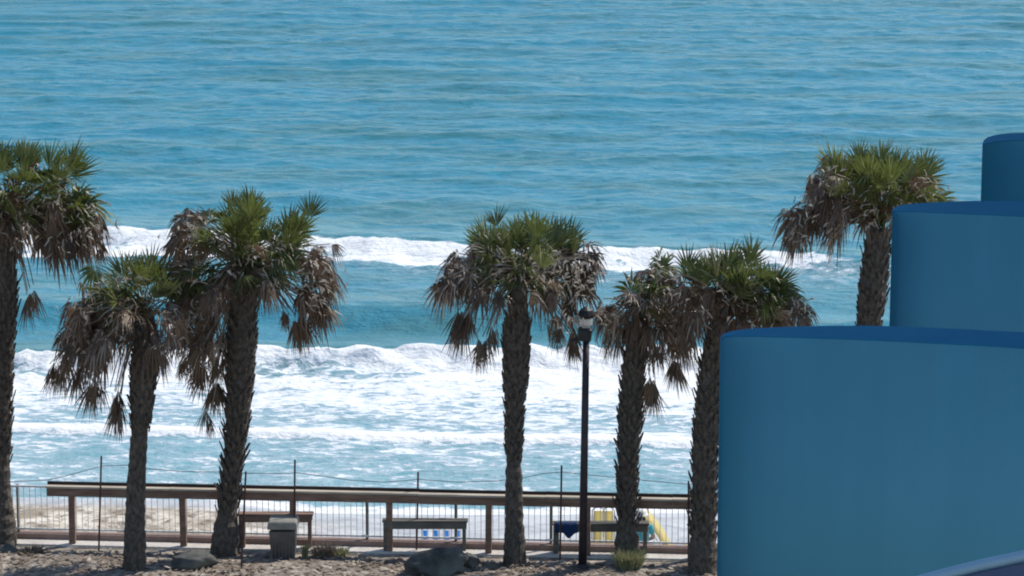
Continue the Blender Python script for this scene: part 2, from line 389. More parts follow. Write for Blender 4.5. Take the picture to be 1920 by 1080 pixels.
# seawall, kerb strip
mb = MB()
mb.add([rl(-60, WALLOFF, -2.5), rl(60, WALLOFF, -2.5), rl(60, WALLOFF+0.25, -2.5), rl(-60, WALLOFF+0.25, -2.5),
        rl(-60, WALLOFF, .14), rl(60, WALLOFF, .14), rl(60, WALLOFF+0.25, .14), rl(-60, WALLOFF+0.25, .14)],
       [(0,1,2,3),(4,7,6,5),(0,4,5,1),(1,5,6,2),(2,6,7,3),(3,7,4,0)])
sw = mb.build('seawall', M['seawall'], bevel=0.012)
tag(sw, 'low pinkish brown concrete seawall behind the wooden railing posts', 'wall')
mb = MB()
mb.add([rl(-60, -0.10, -.05), rl(60, -0.10, -.05), rl(60, WALLOFF-0.004, -.05), rl(-60, WALLOFF-0.004, -.05),
        rl(-60, -0.10, .035), rl(60, -0.10, .035), rl(60, WALLOFF-0.004, .035), rl(-60, WALLOFF-0.004, .035)],
       [(0,1,2,3),(4,7,6,5),(0,4,5,1),(1,5,6,2),(2,6,7,3),(3,7,4,0)])
tag(mb.build('path', M['kerb']), kind='structure')

# ------------------------------------------------------------------ wooden railing
RT = 1.20
railing = empty('wooden_railing', rl(0))
tag(railing, 'long brown timber railing with wide cap board along the seawall', 'railing')
S0, S1 = -0.36, 19.0
def along(px): return (G(px, 1035, 0)-RA).dot(rdir)
def board(s0, s1, off0, off1, z0, z1, name, mat, parent):
    mb = MB(); n = max(1, int((s1-s0)/2.4))
    for k in range(n):
        a = s0+(s1-s0)*k/n + (0.0005 if k else 0); b = s0+(s1-s0)*(k+1)/n-0.0005
        dz = 0.004*((k*7) % 3-1)
        mb.add([rl(a, off0, z0+dz), rl(b, off0, z0+dz), rl(b, off1, z0+dz), rl(a, off1, z0+dz), rl(a, off0, z1+dz), rl(b, off0, z1+dz), rl(b, off1, z1+dz), rl(a, off1, z1+dz)],
               [(0,3,2,1),(4,5,6,7),(0,1,5,4),(1,2,6,5),(2,3,7,6),(3,0,4,7)], a=(k*0.37) % 1)
    return mb.build(name, mat, parent, bevel=0.006)
board(S0, S1, -0.11, 0.05, RT-0.04, RT, 'cap_board', M['capwood'], railing)
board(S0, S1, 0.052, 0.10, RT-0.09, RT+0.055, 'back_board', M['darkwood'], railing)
board(S0+0.02, S1, -0.10, -0.055, RT-0.20, RT-0.047, 'front_beam', M['wood'], railing)
for px in (125, 338, 548, 731, 918, 1103, 1306, 1480, 1660, 1840):
    s = along(px); mb = MB(); j = random.Random(px).uniform(-.012, .012)
    wd = 0.12 if px != 1216 else 0.05
    mb.box(rl(s, 0.01, (RT-0.055)/2), (wd, 0.10, RT-0.055), Euler((0, j, math.atan2(rdir.y, rdir.x))).to_matrix())
    mb.build('post', M['wood'], railing, bevel=0.008)

# ------------------------------------------------------------------ white picket fence behind it
pf = empty('picket_fence', rl(0, WALLOFF+0.12, .14))
tag(pf, 'white metal picket fence of thin bars standing on the seawall', 'fence')
mb = MB()
for k in range(-70, 170):
    mb.box(rl(k*0.115, WALLOFF+0.12, 0.63), (0.012, 0.012, 0.90), Euler((0, 0, math.atan2(rdir.y, rdir.x))).to_matrix())
mb.build('picket_panel', M['whitemetal'], pf)
for zz in (0.21, 1.06):
    mb = MB(); mb.bar(rl(-8.2, WALLOFF+0.12, zz), rl(19.5, WALLOFF+0.12, zz), 0.035, 0.035); mb.build('rail', M['whitemetal'], pf)
for px in (10, 683, 852, 1032, 1410, 1600):
    mb = MB(); mb.box(rl(along(px), WALLOFF+0.16, 0.61), (0.05, 0.05, 0.95), Euler((0, 0, math.atan2(rdir.y, rdir.x))).to_matrix())
    mb.build('post', M['greywood'], pf, bevel=0.004)

# ------------------------------------------------------------------ stakes with sagging wire
stakes = [(190, 855, 190-5, 1033), (461, 884, 452, 1068), (553, 862, 551, 1038), (784, 885, 781, 1034), (1053, 873, 1050, 1050), (1291, 902, 1291, 1052)]
wf = empty('wire_fence', G(452, 1068, 0))
tag(wf, 'thin rusty stakes with a sagging dark wire in front of the railing', 'wire fence')
yst = {}
for (tx, ty, bx, by) in stakes:
    b = G(bx, by, 0); b.z = -0.05; t = D(tx, ty, b.y+0.02); yst[tx] = b.y+0.02
    mb = MB(); mb.tube([b, b.lerp(t, .5), t], 0.019, 6); mb.build('stake', M['steel'], wf)
wl = [(-150, 920, 0), (-60, 907, 0), (25, 903, 0), (90, 900, 0), (125, 892, 0), (190, 874, 0), (240, 872, 0), (280, 879, 0), (340, 884, 0), (405, 885, 0), (461, 887, 0), (505, 888, 0), (545, 888, 0), (553, 886, 0),
      (600, 892, 0), (660, 901, 0), (720, 904, 0), (784, 899, 0), (860, 904, 0), (930, 902, 0), (985, 895, 0), (1020, 888, 0), (1053, 885, 0), (1090, 889, 0), (1150, 895, 0), (1210, 901, 0), (1291, 908, 0), (1380, 903, 0), (1500, 908, 0)]
kx = sorted(yst); ky = [yst[k] for k in kx]
mb = MB(); mb.tube([D(x, y, float(np.interp(x, kx, ky))) for x, y, _ in wl], 0.0065, 5); mb.build('wire', M['pole'], wf)

# ------------------------------------------------------------------ benches
def bench(pxl, pxr, by, Y, label, h=0.64, mat='greywood', seatw=0.38):
    a = D(pxl, 1000, Y); b = D(pxr, 1000, Y); L = b.x-a.x
    e = empty('park_bench', ((a.x+b.x)/2, Y, 0)); tag(e, label, 'bench', 'backless benches along the railing')
    cx = (a.x+b.x)/2
    mb = MB(); mb.box((cx, Y+0.02, h-0.085), (L-0.02, 0.035, 0.125)); mb.box((cx, Y+0.20, h-0.085), (L-0.02, 0.035, 0.125)); mb.build('apron', M[mat], e, bevel=0.005)
    mb = MB()
    for k in range(2): mb.box((cx, Y+0.055+k*0.115, h), (L+0.03, 0.108, 0.035))
    mb.build('seat', M[mat], e, bevel=0.005)
    for sx, w_ in ((-1, 0.11), (1, 0.07)):
        for yy in (Y+0.06, Y+0.16):
            mb = MB(); mb.box((cx+sx*(L/2-0.06), yy, (h-0.02)/2-0.02), (w_, 0.07, h-0.0)); mb.build('leg', M[mat], e, bevel=0.005)
    return e
bench(447, 586, 1030, 49.75, 'brown park bench behind the grey trash bin', 0.70, 'wood')
bench(718, 876, 1035, 49.55, 'grey wooden park bench behind the big boulder with blue chairs beyond', 0.62)
bench(1037, 1216, 1040, 49.35, 'park bench with a navy towel hung over its edge beside the lamp pole', 0.62)
# towel over the third bench
a = D(1041, 984, 49.29); b = D(1083, 984, 49.29)
mb = MB(); nx, nz = 14, 9; vs = []
for i in range(nx+1):
    u = i/nx
    drop = 0.17 + 0.12*max(0, 1-abs(u-0.62)/0.28)
    for j in range(nz+1):
        t = j/nz; x = a.x+(b.x-a.x)*u + 0.01*math.sin(6*t+u*9)
        if j == 0: y, z = 49.46, 0.646
        elif j == 1: y, z = 49.335, 0.650
        else: y, z = 49.312+0.010*math.sin(u*17), 0.64-drop*(j-1)/(nz-1)
        vs.append((x, y, z))
mb.add(vs, [(i*(nz+1)+j, (i+1)*(nz+1)+j, (i+1)*(nz+1)+j+1, i*(nz+1)+j+1) for i in range(nx) for j in range(nz)])
o = mb.build('towel', M['towel'], smooth=True); sm = o.modifiers.new('thick', 'SOLIDIFY'); sm.thickness = 0.008
tag(o, 'navy blue towel draped over the edge of the bench by the lamp pole', 'towel')

# ------------------------------------------------------------------ trash bin
b0 = G(532, 1042, 0); Yb = b0.y
e = empty('trash_bin', (b0.x, Yb, 0)); tag(e, 'dark grey trash bin with paler hooded rim standing left of the shrub', 'trash bin')
mb = MB(); w0, w1 = 0.22, 0.25
mb.add([(b0.x+sx*(w0 if z < .2 else w1), Yb+sy*(w0 if z < .2 else w1), z) for z in (-0.02, 0.54) for sx, sy in ((-1,-1),(1,-1),(1,1),(-1,1))],
       [(3,2,1,0),(4,5,6,7),(0,1,5,4),(1,2,6,5),(2,3,7,6),(3,0,4,7)])
for k in range(-3, 4): mb.box((b0.x+k*0.066, Yb-0.243, 0.27), (0.028, 0.018, 0.50), Euler((R(-3), 0, 0)).to_matrix())
mb.build('bin_body', M['greybin'], e, bevel=0.012)
mb = MB(); mb.box((b0.x, Yb, 0.56), (0.40, 0.40, 0.05)); mb.build('opening', M['black'], e)
mb = MB()
mb.add([(b0.x+sx*r, Yb+sy*r, z) for z, r in ((0.59, 0.285), (0.70, 0.275), (0.735, 0.25)) for sx, sy in ((-1,-1),(1,-1),(1,1),(-1,1))],
       [(3,2,1,0),(8,9,10,11)]+[(k*4+i, k*4+(i+1) % 4, (k+1)*4+(i+1) % 4, (k+1)*4+i) for k in range(2) for i in range(4)])
mb.build('lid', M['binlid'], e, bevel=0.01)
for sx in (-1, 1):
    for sy in (-1, 1):
        mb = MB(); mb.box((b0.x+sx*0.21, Yb+sy*0.21, 0.565), (0.03, 0.03, 0.07)); mb.build('lid_support', M['greybin'], e)

# ------------------------------------------------------------------ lamp pole
b0 = G(1092, 1066, 0); Yl = b0.y
e = empty('lamp_post', b0); tag(e, 'tall dark lamp pole with black box head and white lens between palms', 'lamp post')
top = D(1099, 640, Yl)
mb = MB(); mb.tube([(b0.x, Yl, -0.05), tuple(Vector((b0.x, Yl, 0)).lerp(top, .5)), tuple(top)], [0.082, 0.070, 0.062], 14); mb.build('pole', M['pole'], e, smooth=True)
mb = MB(); mb.tube([(b0.x, Yl, -0.02), (b0.x, Yl, 0.05), (b0.x, Yl, 0.10)], [0.14, 0.14, 0.09], 14); mb.build('base', M['pole'], e)
hc = D(1096, 627, Yl)
mb = MB(); mb.box(hc, (0.26, 0.26, 0.24), Euler((0, R(6), 0)).to_matrix()); mb.build('lamp_head', M['black'], e, bevel=0.04)
mb = MB(); p = D(1082, 636, Yl-0.03); mb.tube([hc, p, D(1070, 640, Yl-.03)], [0.05, 0.04, 0.03], 8); mb.build('bracket', M['black'], e)
mb = MB(); p = D(1099, 603, Yl); mb.box(p, (0.235, 0.235, 0.11)); mb.box(p-Vector((0, 0, 0.085)), (0.15, 0.15, 0.06)); mb.build('lens', M['lens'], e, bevel=0.012)
mb = MB(); p = D(1099, 586, Yl)
mb.tube([p-Vector((0, 0, 0.105)), p-Vector((0, 0, 0.04)), p+Vector((0, 0, 0.05)), p+Vector((0, 0, 0.11))], [0.12, 0.155, 0.12, 0.03], 12); mb.build('lamp_cap', M['black'], e, smooth=False)

# ------------------------------------------------------------------ palms
def fan(mb, B, d, nrm, L, spread, tint, rnd, nseg=26, droop=0.35, fold=0.0):
    """costapalmate blade: B base, d costa direction, nrm blade normal, segments radiate, join at the inner part, tips hang"""
    side = d.cross(nrm).normalized()
    dth = 2*spread/nseg
    for k in range(nseg):
        th = -spread + dth*(k+0.5) + rnd.gauss(0, dth*0.22)
        ct, st = math.cos(th), math.sin(th)
        dr = (d*ct + side*st + nrm*(fold*abs(st)) + nrm*rnd.gauss(0, 0.05)).normalized()
        l = L*(0.62+0.38*max(0, ct))*rnd.uniform(0.82, 1.1)
        orig = B + d*(0.16*L*max(0, ct))
        wv = nrm.cross(dr).normalized()
        prof = ((0.04, 0.10), (0.42, 1.0), (0.72, 0.62), (1.0, 0.04))
        wmax = 0.42*L*dth*0.58
        vs = []
        dp = droop*rnd.uniform(0.5, 1.6)
        for t, wf_ in prof:
            c = orig + dr*(l*t) + Vector((0, 0, -1))*(dp*l*max(0, t-0.35)**1.6*1.6)
            lift = nrm*(wmax*wf_*0.35)
            vs += [c - wv*wmax*wf_ + lift, c, c + wv*wmax*wf_ + lift]
        fs = []
        for i in range(3):
            fs += [(i*3, i*3+1, i*3+4, i*3+3), (i*3+1, i*3+2, i*3+5, i*3+4)]
        mb.add(vs, fs, min(1, max(0, tint+rnd.gauss(0, 0.17))))  # random segment tone; the palest are highlights put into the leaf colour
def quad_curve(a, c, b, n=7):
    return [a*(1-t)**2 + c*(2*t*(1-t)) + b*t*t for t in [i/n for i in range(n+1)]]
def make_palm(seed, label, base, path, radii, boots, hub, lobes, Yadd=0):
    rnd = random.Random(seed)
    B0 = G(base[0], base[1], 0); Y0 = B0.y
    root = empty('palm_tree', B0); tag(root, label, 'palm tree', 'sabal palms along the seawall')
    # trunk
    pts = [Vector((B0.x, Y0, -0.15))]+[D(x, y, Y0) for x, y in path]
    rr = [radii[0]/PXM*1.12]+[r/PXM for r in radii]
    # resample
    P, Q = [], []
    for i in range(len(pts)-1):
        n = max(2, int((pts[i+1]-pts[i]).length/0.07))
        for k in range(n):
            t = k/n; P.append(pts[i].lerp(pts[i+1], t)); s_ = t*t*(3-2*t); Q.append(rr[i]*(1-s_)+rr[i+1]*s_)
    P.append(pts[-1]); Q.append(rr[-1])
    if boots:
        Q = [q*(0.86 if D(0, boots[0], Y0).z-0.2 < p.z else 0.97) for p, q in zip(P, Q)]
    mb = MB(); n = 18; vs = []
    for i, (p, r) in enumerate(zip(P, Q)):
        for k in range(n):
            a = 2*math.pi*k/n
            q = r*(0.95+0.05*math.sin(i*1.9+3*a)+rnd.uniform(-.045, .045))
            vs.append(p+Vector((math.cos(a)*q, math.sin(a)*q, 0)))
    mb.add(vs, [(i*n+k, i*n+(k+1) % n, (i+1)*n+(k+1) % n, (i+1)*n+k) for i in range(len(P)-1) for k in range(n)]+[tuple((len(P)-1)*n+k for k in range(n))])
    # leaf bases criss-crossing the trunk
    if boots:
        z0, z1, size = D(0, boots[0], Y0).z, D(0, boots[1], Y0).z, boots[2]
        z = z0; g = 0
        while z < z1:
            i = min(range(len(P)), key=lambda q: abs(P[q].z-z)); p, r = P[i], Q[i]
            an = g*2.399963; g += 1; z += 0.016*rnd.uniform(0.6, 1.4)
            if rnd.random() < 0.12: continue
            rad = Vector((math.cos(an), math.sin(an), 0)); tan = Vector((-rad.y, rad.x, 0))*(1 if g % 2 else -1)
            l = size*(rnd.uniform(0.45, 1.0) if rnd.random() > 0.10 else rnd.uniform(1.3, 1.9))
            a0 = p+rad*(r*0.90)
            dirv = (rad*rnd.uniform(0.35, 0.75)+Vector((0, 0, 1))+tan*0.35).normalized()
            tip = a0+dirv*l; wv = tan*(0.042); th = rad*0.022
            lo = a0-Vector((0, 0, 0.07))
            mb.add([lo-wv*1.2, lo+wv*1.2, tip+wv*0.45, tip-wv*0.45, lo-wv*1.2+th, lo+wv*1.2+th, tip+wv*0.45+th, tip-wv*0.45+th],
                   [(0,3,2,1),(4,5,6,7),(0,1,5,4),(1,2,6,5),(2,3,7,6),(3,0,4,7)])
    mb.build('trunk', M['bark'], root)
    # crown
    hubp = D(hub[0], hub[1], Y0); G_, K_ = MB(), MB()
    for (kind, lx, ly, lr, cnt) in lobes:
        for q in range(int(cnt*1.6) if kind == 'd' else cnt):
            rad = lr/PXM
            offx, offz = [max(-1, min(1, rnd.gauss(0, .52)))*rad for _ in (0, 1)]
            c = D(lx, ly, Y0)
            lat = abs(c.x-hubp.x)
            depth = rnd.uniform(-1, 1)*math.sqrt(max(0.25, 1.25-lat*lat*0.5)) if kind != 'h' else rnd.uniform(-.35, .35)
            if abs(lx-1090) < 62: depth = 0.45+abs(depth)*0.7
            if kind == 'h': offx *= 0.35; offz *= 0.35
            Bp = Vector((c.x+offx, Y0+depth, c.z+offz))
            out = (Bp-hubp); out.z *= 0.6
            if out.length < 0.05: out = Vector((0, 0, 1))
            out.normalize()
            rv = Vector((rnd.gauss(0, 1), rnd.gauss(0, 1), rnd.gauss(0, 1)))
            if kind == 'g': d = out*0.55+Vector((0, 0, 1.0))+rv*0.22
            elif kind == 'o': d = out*1.0+Vector((0, 0, 0.25))+rv*0.35
            elif kind == 'd': d = out*0.8+Vector((0, 0, -0.55))+rv*0.38
            else: d = Vector((out.x*0.15, out.y*0.1, -1))+rv*0.12
            d.normalize()
            nv = d.cross(Vector((rnd.gauss(0, 1), rnd.gauss(0, 1)*.6, rnd.gauss(0, 0.4)))).normalized()
            # blade spans lobe: base sits back along d
            L = {'g': rnd.uniform(0.50, 0.68), 'o': rnd.uniform(0.46, 0.62), 'd': rnd.uniform(0.28, 0.48), 'h': rnd.uniform(0.50, 0.66)*max(0.7, lr/32)}[kind]
            base_ = Bp - d*(L*0.42)
            dead = kind in 'dh' or (kind == 'o' and rnd.random() < 0.2)
            mbx = K_ if dead else G_
            tint = rnd.choice([0.1, 0.3, 0.45, 0.6, 0.8]) if dead else rnd.choice([0.1, 0.25, 0.4, 0.55, 0.7])
            if kind == 'h': fan(mbx, base_, d, nv, L, 0.42, min(tint, .4), rnd, 10, 0.1, 0.7)
            elif kind == 'd': fan(mbx, base_, d, nv, L, rnd.uniform(0.8, 1.5), tint, rnd, 11, 1.0, rnd.uniform(-.3, 1.1))
            elif kind == 'o': fan(mbx, base_, d, nv, L, rnd.uniform(1.2, 1.8), tint, rnd, 17, 0.5, 0.35)
            else: fan(mbx, base_, d, nv, L, rnd.uniform(0.75, 1.15), tint, rnd, 14, 0.08, 0.2)
            # petiole
            st_ = hubp + Vector((rnd.uniform(-.10, .10), rnd.uniform(-.10, .10), rnd.uniform(-0.35, 0.15)))
            mid = (st_+base_)/2 + Vector((0, 0, 0.22 if kind != 'g' else 0.0)) + Vector((0, 0, 0.25 if kind == 'h' else 0))
            mbx.tube(quad_curve(st_, mid, base_, 5), [0.020, 0.018, 0.015, 0.013, 0.012, 0.010], 4, a=min(1, tint+0.35), cap=False)
    H_ = MB()
    # dry flower stalks and curled scraps, painted pale as sunlit specks among fronds
    for (kind, lx, ly, lr, cnt) in lobes:
        if kind == 'g' or kind == 'h': continue
        for q in range(int(cnt*4.5)):
            c = D(lx+rnd.gauss(0, .5)*lr, ly+rnd.gauss(0, .45)*lr, Y0+rnd.uniform(-.9, .5))
            pts_ = [c]; dv = Vector((rnd.gauss(0, 1), rnd.gauss(0, .6), rnd.gauss(-.6, .6))).normalized()
            for t in range(4):
                pts_.append(pts_[-1]+dv*rnd.uniform(.03, .07)); dv = (dv+Vector((rnd.gauss(0, .5), rnd.gauss(0, .3), -.25))).normalized()
            if q % 4 == 0:
                w_ = rnd.uniform(.008, .016); H_.tube(pts_, [w_*.7, w_, w_*1.2, w_, w_*.4], 4, a=rnd.random())
            else:
                sv_ = dv.cross(Vector((rnd.gauss(0, 1), rnd.gauss(0, 1), rnd.gauss(0, 1)))).normalized()*rnd.uniform(.012, .034)
                H_.add([pts_[0], pts_[1]+sv_, pts_[3], pts_[1]-sv_], [(0, 1, 2, 3)], rnd.random())
    tag(H_.build('dry_husks', M['stalk'], root), kind='stuff')
    G_.build('crown', M['leaf'], root)
    K_.build('dead_fronds', M['dead'], root)
    return root
make_palm(1, 'leftmost palm, cut by the frame edge, with wide bushy crown over its tall trunk', (2, 1022),
    [(2, 1010), (2, 900), (4, 780), (6, 660), (10, 560), (8, 480), (12, 420)], [32, 19, 19, 23, 27, 26, 22], (860, 440, .13), (10, 400),
    [('g', 40, 310, 32, 12), ('g', -30, 320, 40, 10), ('o', 20, 370, 50, 16), ('g', 130, 320, 28, 9), ('o', 110, 360, 42, 14), ('o', 155, 385, 34, 12), ('d', 165, 425, 32, 13), ('d', 100, 420, 45, 16),
     ('d', 30, 420, 50, 14), ('d', -70, 400, 60, 16), ('h', 57, 565, 30, 5), ('h', 192, 470, 22, 4), ('o', 70, 330, 30, 6), ('d', 130, 450, 30, 8)])
make_palm(2, 'short palm second from left with slim smooth lower trunk and ragged dead frond skirt', (252, 1066),
    [(252, 1055), (254, 930), (260, 830), (266, 760), (270, 700), (272, 640), (272, 590)], [23, 19, 17, 25, 30, 26, 20], (800, 600, .09), (268, 575),
    [('g', 245, 520, 30, 10), ('o', 225, 535, 38, 12), ('g', 290, 530, 28, 7), ('d', 165, 580, 36, 14), ('d', 150, 630, 40, 14), ('d', 210, 610, 45, 14), ('d', 320, 600, 34, 9),
     ('h', 115, 690, 34, 6), ('h', 148, 700, 32, 6), ('h', 178, 735, 36, 6), ('h', 220, 760, 38, 8), ('h', 95, 695, 28, 3), ('d', 185, 660, 34, 9), ('o', 200, 560, 35, 7), ('d', 300, 650, 25, 5)])
make_palm(3, 'large palm third from left with thick flared trunk and full drooping crown', (422, 1037),
    [(422, 1025), (428, 940), (438, 850), (448, 750), (452, 650), (456, 570), (460, 520)], [29, 22, 22, 28, 32, 31, 26], (960, 520, .16), (458, 490),
    [('g', 450, 415, 36, 14), ('g', 490, 415, 30, 8), ('g', 550, 430, 30, 10), ('o', 530, 460, 36, 12), ('o', 400, 440, 38, 12), ('d', 355, 430, 36, 14), ('o', 345, 500, 36, 14), ('g', 335, 540, 32, 8),
     ('o', 470, 480, 50, 16), ('d', 600, 500, 34, 14), ('d', 600, 550, 34, 14), ('h', 562, 610, 36, 8), ('h', 535, 590, 24, 4), ('d', 400, 540, 45, 14), ('d', 365, 590, 38, 14), ('d', 340, 620, 30, 8),
     ('d', 385, 650, 34, 10), ('h', 375, 700, 34, 6), ('h', 398, 735, 34, 6), ('h', 390, 785, 26, 4), ('h', 345, 690, 26, 3), ('d', 500, 520, 36, 8), ('h', 415, 690, 26, 4)])
make_palm(4, 'palm in the middle with spiky green top and umbrella shaped crown beside the lamp pole', (965, 1056),
    [(965, 1045), (964, 960), (963, 860), (964, 780), (967, 700), (968, 630), (970, 590), (972, 520)], [23, 18, 16, 20, 28, 31, 24, 20], (860, 590, .10), (972, 510),
    [('g', 915, 455, 28, 9), ('g', 960, 448, 30, 12), ('g', 1010, 450, 32, 10), ('g', 1045, 460, 28, 7), ('o', 940, 490, 42, 14), ('o', 1000, 495, 42, 14), ('o', 1050, 500, 38, 12), ('d', 885, 500, 36, 14),
     ('d', 850, 520, 30, 11), ('d', 1095, 510, 32, 12), ('d', 1080, 545, 30, 9), ('d', 910, 535, 34, 9), ('d', 835, 545, 20, 4), ('d', 1010, 535, 36, 8), ('h', 862, 610, 40, 7), ('h', 880, 600, 30, 4), ('h', 905, 650, 32, 5), ('h', 925, 625, 28, 4),
     ('h', 1040, 635, 30, 5), ('h', 1075, 650, 30, 6), ('d', 1065, 600, 22, 4)])
make_palm(5, 'slender palm right of the lamp pole with sparse brown crown and jagged leaf stubs', (1180, 1052),
    [(1176, 1040), (1175, 960), (1178, 850), (1184, 750), (1188, 680), (1196, 620), (1202, 580)], [26, 20, 22, 25, 25, 22, 18], (980, 600, .15), (1205, 570),
    [('o', 1245, 515, 30, 9), ('o', 1200, 545, 34, 9), ('d', 1155, 595, 30, 8), ('d', 1215, 580, 36, 10), ('d', 1265, 600, 32, 12), ('h', 1140, 650, 32, 4), ('h', 1165, 640, 26, 3), ('h', 1272, 685, 34, 6), ('h', 1235, 660, 30, 5),
     ('h', 1222, 735, 34, 6), ('o', 1230, 505, 20, 4), ('d', 1130, 590, 20, 4), ('d', 1285, 635, 22, 5)])
make_palm(6, 'palm against the left edge of the blue wall with wide low crown', (1318, 1071),
    [(1318, 1060), (1319, 960), (1322, 850), (1328, 750), (1336, 670), (1348, 610), (1360, 570)], [30, 28, 28, 27, 24, 22, 20], (1000, 580, .14), (1365, 560),
    [('g', 1400, 515, 34, 11), ('g', 1350, 515, 30, 9), ('g', 1320, 520, 28, 7), ('g', 1435, 515, 22, 6), ('o', 1370, 540, 44, 14), ('o', 1430, 545, 38, 12), ('o', 1470, 560, 28, 9), ('d', 1490, 580, 28, 10),
     ('d', 1440, 585, 34, 10), ('d', 1385, 590, 34, 9), ('d', 1290, 555, 34, 10), ('d', 1260, 540, 26, 6), ('d', 1325, 580, 30, 7)])
make_palm(7, 'rightmost palm rising behind the blue balcony walls with criss cross bark', (1612, 1046),
    [(1612, 1036), (1612, 900), (1614, 780), (1622, 660), (1630, 600), (1636, 550), (1642, 490), (1648, 430)], [32, 30, 29, 27, 27, 31, 29, 26], (1000, 420, .10), (1648, 400),
    [('g', 1690, 320, 32, 11), ('g', 1640, 315, 34, 9), ('g', 1590, 325, 32, 9), ('o', 1640, 350, 46, 14), ('o', 1720, 345, 32, 11), ('o', 1750, 360, 24, 8), ('d', 1555, 335, 34, 12), ('d', 1530, 370, 32, 12), ('d', 1500, 405, 28, 11),
     ('d', 1490, 440, 18, 5), ('d', 1575, 385, 38, 9), ('d', 1560, 420, 24, 6), ('d', 1630, 395, 40, 8), ('o', 1700, 385, 34, 6), ('g', 1735, 325, 20, 5), ('g', 1560, 320, 22, 5)])

# ------------------------------------------------------------------ boulders, shrubs, litter
def boulder(px, py, sx, sy, sz, label, seed, rot=0.0, skew=0.0):
    b = G(px, py, 0); rnd = random.Random(seed)
    import bmesh
    bm = bmesh.new(); bmesh.ops.create_icosphere(bm, subdivisions=4, radius=1)
    planes = [(Vector((rnd.gauss(0, 1), rnd.gauss(0, 1), rnd.gauss(0, .8))).normalized(), rnd.uniform(.62, .85)) for _ in range(13)]
    for v in bm.verts:
        c = v.co.copy()
        for n_, dd in planes:
            k = c.dot(n_)
            if k > dd: c -= n_*(k-dd)*0.97
        c = c*(1+0.05*math.sin(7*c.x+seed)*math.sin(6*c.y+9*c.z))
        v.co = Vector((c.x*sx+c.z*skew, c.y*sy, (c.z+0.55)*sz))
    me = bpy.data.meshes.new('boulder'); bm.to_mesh(me); bm.free(); me.materials.append(M['boulder'])
    for p_ in me.polygons: p_.use_smooth = True
    o = bpy.data.objects.new('boulder', me); COL.objects.link(o); o.location = (b.x, b.y, -0.02); o.rotation_euler = (0, 0, rot)
    tag(o, label, 'boulder')
    return o
boulder(820, 1075, 0.62, 0.40, 0.36, 'big dark boulder with pale top in front of the middle bench', 3, 0.15, 0.12)
boulder(882, 1062, 0.18, 0.22, 0.20, 'small rounded stone leaning against the right side of the big boulder', 8)
boulder(365, 1062, 0.56, 0.30, 0.22, 'low flat dark boulder with pale top between the second and third palm', 5, 0.1, 0.05)
boulder(15, 1034, 0.24, 0.2, 0.10, 'small dark stone at the foot of the leftmost palm', 12)

def tuft(name, label, cat, px, py, rx, h, n, mat, seed, wid=0.012, lean=0.5):
    b = G(px, py, 0); rnd = random.Random(seed); mb = MB()
    for k in range(n):
        a = rnd.uniform(0, 2*math.pi); r = rx*math.sqrt(rnd.random())
        p = Vector((b.x+math.cos(a)*r*.6, b.y+math.sin(a)*r*.6, -0.02)); hh = h*rnd.uniform(.45, 1.1)
        ou = Vector((math.cos(a), math.sin(a), 0))*lean*rnd.uniform(.3, 1.2)*r/rx
        pts = [p, p+ou*hh*.35+Vector((0, 0, hh*.55)), p+ou*hh+Vector((0, 0, hh*(1-.25*rnd.random())))]
        sd_ = Vector((rnd.gauss(0, 1), rnd.gauss(0, .5), 0)).normalized()*wid
        mb.add([pts[0]-sd_, pts[0]+sd_, pts[1]+sd_*.8, pts[1]-sd_*.8, pts[2]], [(0,1,2,3),(3,2,4)], rnd.random())
    o = mb.build(name, mat); tag(o, label, cat); return o
tuft('grass_clump', 'pale yellow green grass clump at the foot of the slender palm right of the pole', 'grass', 1180, 1066, 0.36, 0.42, 900, M['grass'], 4)
tuft('shrub', 'low dark brown dead shrub between the trash bin and the middle bench', 'shrub', 607, 1042, 0.28, 0.25, 500, M['mulchleaf'], 6, 0.012, 0.9)
tuft('grass_clump', 'pale dry grass tuft just right of the trash bin', 'grass', 572, 1047, 0.07, 0.36, 120, M['grass'], 9, 0.010, 0.25)
tuft('grass_clump', 'olive dry grass tuft beside the dead shrub on its right', 'grass', 640, 1042, 0.20, 0.20, 220, M['grass'], 14, 0.010, 0.7)
tuft('shrub', 'low brown dead shrub in the sand right of the leftmost palm', 'shrub', 60, 1036, 0.32, 0.14, 300, M['mulchleaf'], 16, 0.014, 1.2)
# scattered litter
rnd = random.Random(77); mb = MB()
for k in range(7500):
    s = rnd.uniform(-9, 18); v = -0.45 - abs(rnd.gauss(0, 1.6))
    if v < -5: continue
    p = rl(s, v, rnd.uniform(0.0, 0.05)); a = rnd.uniform(0, math.pi); l = rnd.uniform(0.03, 0.13); wd = rnd.uniform(0.015, 0.05)
    d = Vector((math.cos(a), math.sin(a), rnd.uniform(-.2, .35)))*l; q = Vector((-math.sin(a), math.cos(a), rnd.uniform(-.3, .3)))*wd
    mb.add([p-d-q*.3, p+q, p+d, p-q], [(0, 1, 2, 3)], rnd.random()**0.8)
tag(mb.build('leaf_litter', M['mulchleaf']), kind='stuff')

